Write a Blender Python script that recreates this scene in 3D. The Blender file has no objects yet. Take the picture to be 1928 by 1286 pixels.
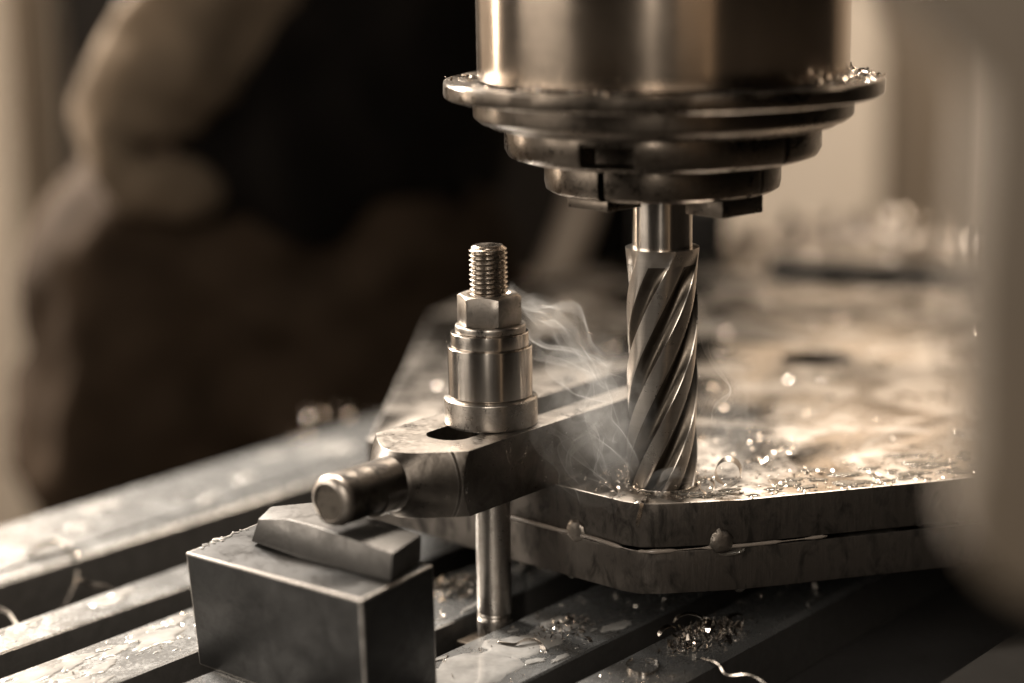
import bpy, bmesh, math, random
from mathutils import Vector, Matrix, noise
random.seed(7)
S = 0.001                      # everything below is written in millimetres
sc = bpy.context.scene
col = sc.collection
R_ = math.radians

# ------------------------------------------------------------------ camera
cam_d = bpy.data.cameras.new('camera')
cam = bpy.data.objects.new('camera', cam_d); col.objects.link(cam)
th, roll = R_(12.0), 0.016
fwd = Vector((0, math.cos(th), -math.sin(th))); rt = Vector((1, 0, 0)); up = rt.cross(fwd)
cr = math.cos(roll) * rt - math.sin(roll) * up; cu = cr.cross(fwd)
cam.matrix_world = Matrix(((cr.x, cu.x, -fwd.x, 0), (cr.y, cu.y, -fwd.y, 0), (cr.z, cu.z, -fwd.z, 0.293), (0, 0, 0, 1)))
cam_d.lens = 70; cam_d.sensor_width = 36; cam_d.clip_start = 0.02; cam_d.clip_end = 50
cam_d.dof.use_dof = True; cam_d.dof.focus_distance = 0.812; cam_d.dof.aperture_fstop = 2.5
sc.camera = cam

# ------------------------------------------------------------------ world, lamps, exposure
w = bpy.data.worlds.new('World'); sc.world = w; w.use_nodes = True
w.node_tree.nodes['Background'].inputs[0].default_value = (1.0, 0.86, 0.70, 1)
w.node_tree.nodes['Background'].inputs[1].default_value = 0.006

def lamp(name, loc, target, sx, sy, power, colr, spread=180):
    d = bpy.data.lights.new(name, 'AREA'); d.shape = 'RECTANGLE'; d.size = sx; d.size_y = sy
    d.energy = power; d.color = colr; d.spread = R_(spread)
    o = bpy.data.objects.new(name, d); col.objects.link(o)
    o.location = loc
    v = Vector(target) - Vector(loc)
    o.rotation_euler = v.to_track_quat('-Z', 'Y').to_euler()
    return o
WARM = (1.0, 0.81, 0.62); NEUT = (1.0, 0.90, 0.78)
lamp('wall_wash_lamp', (-0.15, 2.05, 2.1), (-0.15, 3.1, 0.4), 3.8, 0.3, 200, WARM)
lamp('ceiling_lamp', (0.15, 2.0, 1.75), (0.1, 0.9, 0.05), 0.6, 0.18, 72, (1.0, 0.90, 0.78))
lamp('back_left_lamp', (-1.0, 2.05, 0.95), (-0.1, 0.95, 0.03), 0.5, 0.35, 24, (1.0, 0.92, 0.82), 75)
lamp('window_strip', (-0.17, -0.35, 0.75), (0.0, 0.8, 0.1), 0.022, 1.1, 7.5, NEUT)
lamp('side_strip', (-0.95, 1.5, 0.45), (0.0, 0.82, 0.12), 0.06, 0.9, 6.0, WARM)
lamp('left_soft', (-1.2, 0.55, 0.55), (0.0, 0.70, 0.12), 1.0, 1.0, 4.4, NEUT, 75)
lamp('right_soft', (0.22, -0.75, 1.05), (0.05, 0.75, 0.05), 1.0, 0.8, 2.2, NEUT, 90)

sc.view_settings.view_transform = 'Standard'
try: sc.view_settings.look = 'None'
except Exception: pass
sc.view_settings.exposure = 0.0; sc.view_settings.gamma = 1.0
sc.render.engine = 'CYCLES'
sc.cycles.use_denoising = True
sc.cycles.max_bounces = 8; sc.cycles.transparent_max_bounces = 64
sc.cycles.volume_bounces = 0
sc.cycles.sample_clamp_indirect = 6.0
sc.cycles.caustics_reflective = False; sc.cycles.caustics_refractive = False

# ------------------------------------------------------------------ helpers
def tag(o, label=None, cat=None, group=None, kind=None):
    if label: o['label'] = label
    if cat: o['category'] = cat
    if group: o['group'] = group
    if kind: o['kind'] = kind
    return o

def empty(name, loc, label=None, cat=None, group=None, kind=None):
    o = bpy.data.objects.new(name, None); col.objects.link(o)
    o.empty_display_size = 0.01
    o.location = Vector(loc) * S
    return tag(o, label, cat, group, kind)

def obj(name, me, mat=None, parent=None, loc=(0, 0, 0), rot=(0, 0, 0)):
    """links a mesh as one object; loc (mm) is local to the parent"""
    o = bpy.data.objects.new(name, me); col.objects.link(o)
    if parent: o.parent = parent
    o.location = Vector(loc) * S; o.rotation_euler = rot
    if mat and not me.materials: me.materials.append(mat)
    return o

def mesh(verts, faces, name='m', smooth=None, off=(0, 0, 0)):
    me = bpy.data.meshes.new(name)
    ox, oy, oz = off
    me.from_pydata([((v[0] - ox) * S, (v[1] - oy) * S, (v[2] - oz) * S) for v in verts], [], faces)
    bm = bmesh.new(); bm.from_mesh(me); bmesh.ops.recalc_face_normals(bm, faces=bm.faces)
    bm.to_mesh(me); bm.free()
    if smooth is not None: shade(me, smooth)
    return me

def shade(me, ang):
    for p in me.polygons: p.use_smooth = True
    bm = bmesh.new(); bm.from_mesh(me)
    a = R_(ang)
    for e in bm.edges:
        if len(e.link_faces) == 2: e.smooth = e.calc_face_angle(0) < a
        else: e.smooth = False
    bm.to_mesh(me); bm.free()

def lathe(prof, seg=96, name='lathe', smooth=32, rfun=None):
    """prof: list of (r, z), closed loop if it has no axis ends; revolved about z"""
    V, Fc = [], []
    rows = []
    for r, z in prof:
        if r < 1e-6:
            rows.append([len(V)]); V.append((0, 0, z))
        else:
            row = []
            for k in range(seg):
                a = 2 * math.pi * k / seg
                rr = rfun(r, a, z) if rfun else r
                row.append(len(V)); V.append((rr * math.cos(a), rr * math.sin(a), z))
            rows.append(row)
    for a, b in zip(rows, rows[1:]):
        if len(a) == 1 and len(b) == 1: continue
        for k in range(seg):
            k2 = (k + 1) % seg
            if len(a) == 1: Fc.append((a[0], b[k], b[k2]))
            elif len(b) == 1: Fc.append((a[k], b[0], a[k2]))
            else: Fc.append((a[k], b[k], b[k2], a[k2]))
    return mesh(V, Fc, name, smooth)

def ringlathe(prof, **k):
    return lathe(prof + [prof[0]], **k)

def prism(poly, z0, z1, name='prism'):
    n = len(poly)
    V = [(x, y, z0) for x, y in poly] + [(x, y, z1) for x, y in poly]
    Fc = [tuple(range(n))[::-1], tuple(range(n, 2 * n))] + [(i, (i + 1) % n, (i + 1) % n + n, i + n) for i in range(n)]
    return mesh(V, Fc, name)

def box(x0, x1, y0, y1, z0, z1, name='box'):
    return prism([(x0, y0), (x1, y0), (x1, y1), (x0, y1)], z0, z1, name)

def bevel(me, wdt, seg=2, ang=30, smooth=35, edge=-1):
    bm = bmesh.new(); bm.from_mesh(me)
    es = [e for e in bm.edges if len(e.link_faces) == 2 and e.calc_face_angle(0) > R_(ang)]
    bmesh.ops.bevel(bm, geom=es, offset=wdt * S, segments=seg, affect='EDGES', profile=0.6, clamp_overlap=True, material=edge)
    bm.to_mesh(me); bm.free()
    shade(me, smooth)
    return me

def boolean(me, cutters, op='DIFFERENCE'):
    a = bpy.data.objects.new('tmp', me); col.objects.link(a)
    tmp = [a]
    ops = op if isinstance(op, (list, tuple)) else [op] * len(cutters)
    for c, p in zip(cutters, ops):
        b = bpy.data.objects.new('tmpc', c); col.objects.link(b); tmp.append(b)
        m = a.modifiers.new('b', 'BOOLEAN'); m.operation = p; m.object = b; m.solver = 'EXACT'
    bpy.context.view_layer.update()
    dg = bpy.context.evaluated_depsgraph_get()
    out = bpy.data.meshes.new_from_object(a.evaluated_get(dg))
    for t in tmp:
        d = t.data; bpy.data.objects.remove(t); bpy.data.meshes.remove(d)
    out.materials.clear()
    return out

def tube(pts, rad, seg=10, name='tube', closed_ends=True):
    """pts in mm, rad number or list"""
    P = [Vector(p) for p in pts]; n = len(P)
    V, Fc = [], []
    t0 = (P[1] - P[0]).normalized()
    u = t0.orthogonal().normalized()
    for i in range(n):
        t = (P[min(i + 1, n - 1)] - P[max(i - 1, 0)]).normalized()
        u = (u - t * u.dot(t)).normalized(); v = t.cross(u)
        r = rad[i] if isinstance(rad, (list, tuple)) else rad
        for k in range(seg):
            a = 2 * math.pi * k / seg
            V.append(P[i] + (u * math.cos(a) + v * math.sin(a)) * r)
    for i in range(n - 1):
        for k in range(seg):
            k2 = (k + 1) % seg
            Fc.append((i * seg + k, i * seg + k2, (i + 1) * seg + k2, (i + 1) * seg + k))
    Fc.append(tuple(range(seg))[::-1]); Fc.append(tuple((n - 1) * seg + k for k in range(seg)))
    return mesh(V, Fc, name, 60)

def spline(pts, n):
    """Catmull-Rom through pts, n points per span"""
    P = [Vector(p) for p in pts]; out = []
    for i in range(len(P) - 1):
        p0 = P[max(i - 1, 0)]; p1 = P[i]; p2 = P[i + 1]; p3 = P[min(i + 2, len(P) - 1)]
        for k in range(n):
            t = k / n
            out.append(0.5 * ((2 * p1) + (p2 - p0) * t + (2 * p0 - 5 * p1 + 4 * p2 - p3) * t * t + (3 * p1 - p0 - 3 * p2 + p3) * t ** 3))
    out.append(P[-1]); return out

# ------------------------------------------------------------------ materials
class NT:
    def __init__(s, name):
        s.m = bpy.data.materials.new(name); s.m.use_nodes = True
        s.t = s.m.node_tree; s.t.nodes.clear()
        s.out = s.n('ShaderNodeOutputMaterial')
    def n(s, typ, **k):
        x = s.t.nodes.new(typ)
        for a, b in k.items(): setattr(x, a, b)
        return x
    def l(s, a, b): s.t.links.new(a, b)
    def noise(s, vec, scale, detail=4, rough=0.6, dist=0.0):
        x = s.n('ShaderNodeTexNoise'); x.inputs['Scale'].default_value = scale
        x.inputs['Detail'].default_value = detail; x.inputs['Roughness'].default_value = rough
        x.inputs['Distortion'].default_value = dist
        s.l(vec, x.inputs['Vector']); return x.outputs['Fac']
    def map(s, vec, scale):
        x = s.n('ShaderNodeMapping'); x.inputs['Scale'].default_value = scale
        s.l(vec, x.inputs['Vector']); return x.outputs['Vector']
    def rng(s, v, a, b, c, d):
        x = s.n('ShaderNodeMapRange'); x.inputs[1].default_value = a; x.inputs[2].default_value = b
        x.inputs[3].default_value = c; x.inputs[4].default_value = d
        s.l(v, x.inputs[0]); return x.outputs[0]
    def mix(s, f, a, b):
        x = s.n('ShaderNodeMix', data_type='RGBA')
        if hasattr(f, 'links'): s.l(f, x.inputs[0])
        else: x.inputs[0].default_value = f
        for i, c in ((6, a), (7, b)):
            if hasattr(c, 'links'): s.l(c, x.inputs[i])
            else: x.inputs[i].default_value = (*c, 1)
        return x.outputs[2]
    def math(s, op, a, b=0.0):
        x = s.n('ShaderNodeMath', operation=op)
        for i, v in enumerate((a, b)):
            if hasattr(v, 'links'): s.l(v, x.inputs[i])
            else: x.inputs[i].default_value = v
        return x.outputs[0]

def steel(name, c=(0.42, 0.40, 0.38), dark=(0.10, 0.09, 0.08), rough=(0.25, 0.42), stain=0.5, sc1=60, scratch=(400, 400, 40),
          sbump=0.15, bump=0.1, aniso=0.0, metal=1.0, wet=0.0, sharp=0.19, fvar=1.0, stretch=None):
    N = NT(name); tc = N.n('ShaderNodeTexCoord'); v = tc.outputs['Object']
    p = N.n('ShaderNodeBsdfPrincipled'); N.l(p.outputs[0], N.out.inputs[0])
    big = N.noise(N.map(v, stretch) if stretch else v, sc1, 6, 0.65, 0.6)
    fine = N.noise(v, sc1 * 9, 4, 0.7)
    scr = N.noise(N.map(v, scratch), 1.0, 3, 0.7)
    st = N.rng(big, 0.55 - sharp, 0.55 + sharp, 0.0, stain)
    sp = N.rng(fine, 0.60, 0.72, 0.0, stain * 0.7)
    f = N.math('MAXIMUM', st, sp)
    base = N.mix(N.rng(scr, 0.3, 0.7, 0.0, 0.35), c, tuple(x * 0.72 for x in c))
    N.l(N.mix(f, base, dark), p.inputs['Base Color'])
    rg = N.math('ADD', N.rng(big, 0.3, 0.7, rough[0], rough[1]), N.rng(fine, 0.4, 0.7, -0.04 * fvar, 0.08 * fvar))
    rg = N.math('ADD', rg, N.math('MULTIPLY', f, 0.18))
    if wet:
        wn = N.noise(v, sc1 * 0.45, 3, 0.55, 1.2)
        wm = N.rng(wn, 0.42, 0.62, 0.0, wet)
        rg = N.math('MULTIPLY', rg, N.math('SUBTRACT', 1.0, wm))
        rg = N.math('MAXIMUM', rg, 0.07)
    N.l(rg, p.inputs['Roughness'])
    p.inputs['Metallic'].default_value = metal
    if aniso:
        p.inputs['Anisotropic'].default_value = aniso; p.inputs['Anisotropic Rotation'].default_value = 0.25
        tg = N.n('ShaderNodeTangent'); tg.direction_type = 'RADIAL'; tg.axis = 'Z'
        N.l(tg.outputs[0], p.inputs['Tangent'])
    b1 = N.n('ShaderNodeBump'); b1.inputs['Strength'].default_value = sbump; b1.inputs['Distance'].default_value = 0.0002
    N.l(scr, b1.inputs['Height'])
    b2 = N.n('ShaderNodeBump'); b2.inputs['Strength'].default_value = bump; b2.inputs['Distance'].default_value = 0.0006
    N.l(big, b2.inputs['Height']); N.l(b1.outputs[0], b2.inputs['Normal'])
    N.l(b2.outputs[0], p.inputs['Normal'])
    return N.m

def plain(name, c, rough=0.6, metal=0.0, var=0.25, sc1=30, bump=0.2, sheen=0.0):
    N = NT(name); tc = N.n('ShaderNodeTexCoord'); v = tc.outputs['Object']
    p = N.n('ShaderNodeBsdfPrincipled'); N.l(p.outputs[0], N.out.inputs[0])
    a = N.noise(v, sc1, 5, 0.6)
    N.l(N.mix(N.rng(a, 0.3, 0.7, 0, 1), c, tuple(x * (1 - var) for x in c)), p.inputs['Base Color'])
    p.inputs['Roughness'].default_value = rough; p.inputs['Metallic'].default_value = metal
    if sheen: p.inputs['Sheen Weight'].default_value = sheen
    if rough >= 0.9: p.inputs['Specular IOR Level'].default_value = 0.08
    b = N.n('ShaderNodeBump'); b.inputs['Strength'].default_value = bump; b.inputs['Distance'].default_value = 0.001
    N.l(N.noise(v, sc1 * 6, 4), b.inputs['Height']); N.l(b.outputs[0], p.inputs['Normal'])
    return N.m

def liquid(name, c=(0.30, 0.27, 0.23), rough=0.06):
    N = NT(name); p = N.n('ShaderNodeBsdfPrincipled'); N.l(p.outputs[0], N.out.inputs[0])
    p.inputs['Base Color'].default_value = (*c, 1); p.inputs['Roughness'].default_value = rough
    p.inputs['IOR'].default_value = 1.45; p.inputs['Transmission Weight'].default_value = 0.75
    tc = N.n('ShaderNodeTexCoord')
    b = N.n('ShaderNodeBump'); b.inputs['Strength'].default_value = 0.25; b.inputs['Distance'].default_value = 0.0005
    N.l(N.noise(tc.outputs['Object'], 220, 3), b.inputs['Height']); N.l(b.outputs[0], p.inputs['Normal'])
    return N.m

M = {}
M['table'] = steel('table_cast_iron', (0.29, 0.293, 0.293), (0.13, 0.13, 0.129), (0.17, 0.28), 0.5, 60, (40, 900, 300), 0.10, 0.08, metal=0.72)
M['table_base'] = steel('table_base_iron', (0.05, 0.047, 0.045), (0.02, 0.02, 0.02), (0.5, 0.7), 0.5, 30, metal=0.4)
M['turned'] = steel('turned_steel', (0.54, 0.49, 0.44), (0.22, 0.19, 0.16), (0.20, 0.235), 0.04, 40, (20, 20, 900), 0.01, 0.0, aniso=0.6, fvar=0.1)
M['turned_worn'] = steel('worn_turned_steel', (0.40, 0.365, 0.33), (0.09, 0.076, 0.063), (0.22, 0.36), 0.75, 150, (60, 60, 1500), 0.05, 0.15, aniso=0.5)
M['stud'] = steel('stud_steel', (0.40, 0.37, 0.34), (0.13, 0.11, 0.09), (0.25, 0.38), 0.45, 120, (60, 60, 3000), 0.12, 0.1, aniso=0.5)
M['thread'] = steel('thread_steel', (0.38, 0.335, 0.29), (0.09, 0.072, 0.058), (0.18, 0.30), 0.4, 200, (300, 300, 300), 0.05, 0.1)
M['nut'] = steel('nut_steel', (0.36, 0.325, 0.29), (0.09, 0.075, 0.062), (0.28, 0.42), 0.7, 160, (200, 200, 60), 0.1, 0.2)
M['clamp'] = steel('clamp_black_steel', (0.11, 0.097, 0.085), (0.02, 0.017, 0.014), (0.24, 0.38), 0.85, 90, (90, 1400, 90), 0.45, 0.12)
M['clamp_top'] = steel('clamp_ground_face', (0.33, 0.30, 0.27), (0.07, 0.06, 0.05), (0.24, 0.38), 0.75, 55, (60, 2200, 60), 0.6, 0.10)
M['clamp_pin'] = steel('clamp_pin_steel', (0.10, 0.086, 0.072), (0.010, 0.008, 0.007), (0.30, 0.48), 0.95, 140, (60, 900, 60), 0.25, 0.35, sharp=0.08)
M['edge'] = steel('worn_edge_steel', (0.46, 0.43, 0.40), (0.10, 0.09, 0.08), (0.28, 0.4), 0.8, 220, (300, 300, 300), 0.1, 0.1)
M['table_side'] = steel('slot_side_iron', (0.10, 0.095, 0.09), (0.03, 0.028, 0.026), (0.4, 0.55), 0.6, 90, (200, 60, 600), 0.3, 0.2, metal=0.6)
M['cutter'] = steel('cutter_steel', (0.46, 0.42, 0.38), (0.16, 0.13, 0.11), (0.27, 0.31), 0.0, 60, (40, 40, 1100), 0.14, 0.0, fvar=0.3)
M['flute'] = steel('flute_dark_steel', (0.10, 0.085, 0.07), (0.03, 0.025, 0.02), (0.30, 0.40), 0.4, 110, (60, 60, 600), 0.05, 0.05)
M['quill'] = steel('quill_chrome', (0.48, 0.40, 0.325), (0.28, 0.22, 0.165), (0.19, 0.25), 0.2, 10, (14, 14, 300), 0.01, 0.0, aniso=0.75, fvar=0.1)
M['quill_dark'] = steel('quill_ring_steel', (0.12, 0.10, 0.082), (0.03, 0.025, 0.02), (0.20, 0.36), 0.7, 60, (60, 60, 900), 0.10, 0.2, aniso=0.3)
M['plate'] = steel('plate_steel', (0.37, 0.338, 0.305), (0.12, 0.107, 0.095), (0.24, 0.42), 0.40, 34, (200, 200, 40), 0.25, 0.5, wet=0.6, sharp=0.16)
M['plate_side'] = steel('plate_mill_scale', (0.10, 0.087, 0.076), (0.015, 0.013, 0.011), (0.34, 0.50), 0.85, 130, (420, 420, 22), 0.7, 0.35, metal=0.8, sharp=0.08, stretch=(1, 1, 0.5))
M['block'] = steel('block_black_iron', (0.035, 0.034, 0.033), (0.010, 0.0095, 0.009), (0.30, 0.46), 0.85, 70, (300, 300, 900), 0.25, 0.15, metal=0.7)
M['packing'] = steel('packing_steel', (0.085, 0.08, 0.075), (0.04, 0.037, 0.034), (0.36, 0.50), 0.6, 80, (400, 100, 400), 0.2, 0.1, metal=0.8)
M['chip'] = steel('chip_steel', (0.55, 0.50, 0.45), (0.25, 0.21, 0.17), (0.12, 0.26), 0.3, 200, (200, 200, 200), 0.1, 0.1)
M['chip_dull'] = steel('dull_chip_steel', (0.40, 0.36, 0.32), (0.2, 0.17, 0.14), (0.25, 0.4), 0.4, 200, (200, 200, 200), 0.1, 0.1)
M['weld'] = steel('weld_steel', (0.26, 0.23, 0.20), (0.06, 0.05, 0.042), (0.3, 0.45), 0.7, 200, (200, 200, 200), 0.1, 0.4)
M['oil'] = liquid('coolant')
def milky(name, c=(0.40, 0.39, 0.375), rough=0.07):
    N = NT(name); p = N.n('ShaderNodeBsdfPrincipled'); N.l(p.outputs[0], N.out.inputs[0])
    tc = N.n('ShaderNodeTexCoord'); v = tc.outputs['Object']
    N.l(N.mix(N.rng(N.noise(v, 90, 4), 0.35, 0.7, 0, 1), c, tuple(x * 0.6 for x in c)), p.inputs['Base Color'])
    p.inputs['Roughness'].default_value = rough; p.inputs['Transmission Weight'].default_value = 0.3; p.inputs['IOR'].default_value = 1.42
    b = N.n('ShaderNodeBump'); b.inputs['Strength'].default_value = 0.12; b.inputs['Distance'].default_value = 0.0005
    N.l(N.noise(v, 160, 3), b.inputs['Height']); N.l(b.outputs[0], p.inputs['Normal'])
    return N.m
M['milky'] = milky('milky_coolant')
M['bead'] = plain('seam_coolant', (0.24, 0.205, 0.175), 0.16, 0.0, 0.2, 60, 0.2)
M['paint_dark'] = plain('dark_machine_paint', (0.018, 0.014, 0.011), 0.5, 0, 0.4, 8)
M['rail_shade'] = plain('rail_shade_matte', (0.012, 0.011, 0.010), 0.95, 0, 0.4, 20)  # near-black tone with shade put into the colour, front rail top only
M['paint_grey'] = plain('grey_machine_paint', (0.115, 0.09, 0.066), 0.5, 0, 0.2, 12)
M['post'] = plain('post_paint', (0.30, 0.24, 0.18), 0.6, 0, 0.2, 4)
M['wall'] = plain('wall_plaster', (0.66, 0.60, 0.53), 0.85, 0, 0.12, 2.0)
M['floor'] = plain('floor_concrete', (0.16, 0.14, 0.12), 0.7, 0, 0.4, 5)
M['trousers'] = plain('trouser_cloth', (0.042, 0.028, 0.018), 0.9, 0, 0.5, 14, 0.6, 0.0)
M['jacket'] = plain('jacket_cloth', (0.007, 0.0055, 0.0045), 0.9, 0, 0.5, 14, 0.6, 0.0)
M['sleeve'] = plain('sleeve_cloth', (0.15, 0.112, 0.078), 0.9, 0, 0.4, 16, 0.6, 0.0)
M['skin'] = plain('skin', (0.36, 0.25, 0.18), 0.55, 0, 0.2, 20, 0.1)
M['hair'] = plain('hair', (0.02, 0.015, 0.01), 0.6, 0, 0.4, 60, 0.4)
M['rod'] = plain('pale_rod_paint', (0.40, 0.32, 0.25), 0.45, 0, 0.2, 15)

YAW = R_(38.6)
DX, DY = math.sin(YAW), math.cos(YAW)          # along the T-slots
NX, NY = math.cos(YAW), -math.sin(YAW)         # across the T-slots
def nd(n, d): return (NX * n + DX * d, NY * n + DY * d)
def ND(n, d, z): return (NX * n + DX * d, NY * n + DY * d, z)
AX_ROT = (0, 0, -YAW)                          # local +y along d, local +x along n

# ------------------------------------------------------------------ setting
def structure(o): o['kind'] = 'structure'; return o
structure(obj('floor', box(-4000, 4000, -2500, 3300, -950, -900), M['floor']))
structure(obj('wall', box(-4000, 4000, 3200, 3300, -899, 2600), M['wall']))

table = structure(empty('milling_table', ND(-560, 700, 0)))
table.rotation_euler = AX_ROT
D0, D1 = -430, 900                             # local d range about 700
def land(n0, n1, under=7, chamf=0.8, depth=26, name='slot_land', groove=None):
    """T-slot land: narrow neck below an overhanging lip; profile across, extruded along the slot"""
    a, b = n0 + 560, n1 + 560
    up_ = [(a, -chamf), (a + chamf, 0)]
    if groove:
        g = groove + 560
        up_ += [(g, 0), (g + 0.4, -1.6), (g + 2.2, -1.6), (g + 2.6, -0.6)]
        up_ += [(b - chamf, -0.6), (b, -0.6 - chamf)]
    else: up_ += [(b - chamf, 0), (b, -chamf)]
    prof = up_ + [(b, -14), (b - under, -14), (b - under, -depth), (a + under, -depth), (a + under, -14), (a, -14)]
    V, Fc = [], []; n = len(prof); K = 1
    for d in (D0, D1):
        for x, z in prof: V.append((x, d, z))
    Fc = [tuple(range(n)), tuple(range(n, 2 * n))[::-1]] + [(i, (i + 1) % n, (i + 1) % n + n, i + n) for i in range(n)]
    me = mesh(V, Fc, name)
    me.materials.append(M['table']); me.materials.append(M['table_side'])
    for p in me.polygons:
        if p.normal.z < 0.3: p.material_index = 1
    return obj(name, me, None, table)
land(-797, -726, 0, 1.5, name='edge_rail', groove=-740, depth=60)
land(-675, -651, 0, 0.8)
land(-628.3, -587.5); land(-565.5, -524.2); land(-503, -457); 
land(-442, -408.5, 0, 2.2)
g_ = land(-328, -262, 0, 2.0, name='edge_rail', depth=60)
g_.data.materials[0] = M['rail_shade']; g_.data.materials.append(M['table'])  # rail top darkened by colour to stand for the guard's shadow
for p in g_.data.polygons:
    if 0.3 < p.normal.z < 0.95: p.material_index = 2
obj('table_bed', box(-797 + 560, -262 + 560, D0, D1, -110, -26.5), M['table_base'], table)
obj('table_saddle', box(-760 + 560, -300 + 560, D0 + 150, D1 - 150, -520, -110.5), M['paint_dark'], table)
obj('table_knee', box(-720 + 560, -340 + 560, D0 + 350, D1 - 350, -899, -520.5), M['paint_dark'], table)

# ------------------------------------------------------------------ background things
# worker behind the table
person = empty('person', (-190, 1560, -900), 'person in dark work clothes with a light rolled sleeve, standing behind the table', 'person')
def skin_mesh(name, nodes, edges, mat, parent, sub=2, lump=0.0, freq=16.0):
    """nodes: {key:(x,y,z,rx,ry)} in mm; a Skin modifier surface, evaluated into one mesh"""
    keys = list(nodes); idx = {k: i for i, k in enumerate(keys)}
    me = bpy.data.meshes.new(name)
    me.from_pydata([Vector(nodes[k][:3]) * S for k in keys], [(idx[a], idx[b]) for a, b in edges], [])
    o = bpy.data.objects.new('tmp', me); col.objects.link(o)
    o.modifiers.new('s', 'SKIN')
    for k in keys:
        sv = me.skin_vertices[0].data[idx[k]]; sv.radius = (nodes[k][3] * S, nodes[k][4] * S)
    me.skin_vertices[0].data[0].use_root = True
    m = o.modifiers.new('u', 'SUBSURF'); m.levels = m.render_levels = sub
    bpy.context.view_layer.update()
    out = bpy.data.meshes.new_from_object(o.evaluated_get(bpy.context.evaluated_depsgraph_get()))
    bpy.data.objects.remove(o)
    bm = bmesh.new(); bm.from_mesh(out)
    if lump:
        for v in bm.verts:
            q = v.co * freq
            f = (1 - 2.2 * abs(noise.noise(Vector((q.x * 0.7 + q.z * 0.35, q.y * 0.6, q.z * 0.45 - q.x * 0.3)) + Vector((lump, 0, 0))))) + 0.5 * noise.noise(q * 1.8)
            v.co += v.normal * f * lump * S
    bmesh.ops.translate(bm, verts=bm.verts, vec=-(Vector(parent.location)))
    bm.to_mesh(out); bm.free(); out.materials.clear()
    for p in out.polygons: p.use_smooth = True
    return obj(name, out, mat, parent)
body = {
 'pel': (-190, 1560, 60, 110, 80), 'waist': (-170, 1560, 200, 90, 70), 'chest': (0, 1540, 420, 110, 80), 'neck0': (60, 1520, 560, 60, 60),
 'neck1': (85, 1500, 630, 52, 52), 'head0': (105, 1480, 700, 70, 82), 'head1': (115, 1475, 780, 76, 92), 'head2': (113, 1485, 845, 50, 62),
 'hipL': (-290, 1555, 20, 88, 88), 'kneeL': (-300, 1540, -400, 60, 60), 'ankL': (-305, 1565, -830, 42, 42), 'toeL': (-300, 1440, -875, 36, 24),
 'hipR': (-90, 1555, 20, 88, 88), 'kneeR': (-80, 1540, -400, 60, 60), 'ankR': (-75, 1565, -830, 42, 42), 'toeR': (-70, 1440, -875, 36, 24),
 'shL': (-110, 1450, 470, 45, 45), 'elL': (-262, 1398, 168, 26, 26), 'wrL': (-232, 1420, 116, 14, 14), 'hdL': (-200, 1480, 95, 26, 16),
 'shR': (145, 1560, 490, 45, 45), 'elR': (150, 1600, 200, 34, 34), 'wrR': (110, 1580, -30, 26, 24), 'hdR': (106, 1570, -115, 40, 20)}
bed = [('pel', 'waist'), ('waist', 'chest'), ('chest', 'neck0'), ('neck0', 'neck1'), ('neck1', 'head0'), ('head0', 'head1'), ('head1', 'head2'),
 ('pel', 'hipL'), ('hipL', 'kneeL'), ('kneeL', 'ankL'), ('ankL', 'toeL'), ('pel', 'hipR'), ('hipR', 'kneeR'), ('kneeR', 'ankR'), ('ankR', 'toeR'),
 ('chest', 'shL'), ('shL', 'elL'), ('elL', 'wrL'), ('wrL', 'hdL'), ('chest', 'shR'), ('shR', 'elR'), ('elR', 'wrR'), ('wrR', 'hdR')]
skin_mesh('body', body, bed, M['skin'], person)
tr = {'pel': (-190, 1560, 70, 190, 135), 'waist': (-185, 1560, 150, 165, 120), 'hipL': (-290, 1550, -20, 122, 118), 'kneeL': (-305, 1535, -400, 90, 88), 'ankL': (-308, 1560, -800, 72, 75),
      'hipR': (-92, 1550, -20, 120, 118), 'kneeR': (-78, 1535, -400, 90, 88), 'ankR': (-72, 1560, -800, 72, 75)}
skin_mesh('trousers', tr, [('pel', 'waist'), ('pel', 'hipL'), ('hipL', 'kneeL'), ('kneeL', 'ankL'), ('pel', 'hipR'), ('hipR', 'kneeR'), ('kneeR', 'ankR')], M['trousers'], person, 4, 17)
jk = {'low': (-172, 1558, 60, 168, 148), 'hem': (-165, 1556, 130, 190, 160), 'mid': (-100, 1550, 270, 195, 150), 'chest': (0, 1545, 430, 185, 130), 'col': (62, 1520, 585, 75, 75), 'shR': (150, 1560, 490, 75, 72), 'elR': (150, 1600, 200, 62, 62), 'wrR': (110, 1580, -20, 50, 48)}
skin_mesh('jacket', jk, [('low', 'hem'), ('hem', 'mid'), ('mid', 'chest'), ('chest', 'col'), ('chest', 'shR'), ('shR', 'elR'), ('elR', 'wrR')], M['jacket'], person, 4, 15)
sl = {'sh': (-85, 1430, 460, 84, 78), 'm': (-165, 1412, 300, 74, 64), 'e0': (-222, 1400, 215, 62, 52), 'el': (-266, 1395, 166, 46, 40), 'f': (-276, 1380, 134, 22, 22), 'f2': (-258, 1375, 118, 18, 20), 'cuff': (-234, 1382, 116, 16, 18), 'in': (-218, 1415, 110, 20, 20)}
skin_mesh('sleeve', sl, [('sh', 'm'), ('m', 'e0'), ('e0', 'el'), ('el', 'f'), ('f', 'f2'), ('f2', 'cuff'), ('cuff', 'in')], M['sleeve'], person, 4, 9, 22.0)
hr = lathe([(0, 60), (40, 52), (72, 20), (84, -20), (80, -60), (60, -75), (0, -70)], 32)
obj('hair', hr, M['hair'], person, (113 + 190, 1497 - 1560, 800 + 900))

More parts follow.
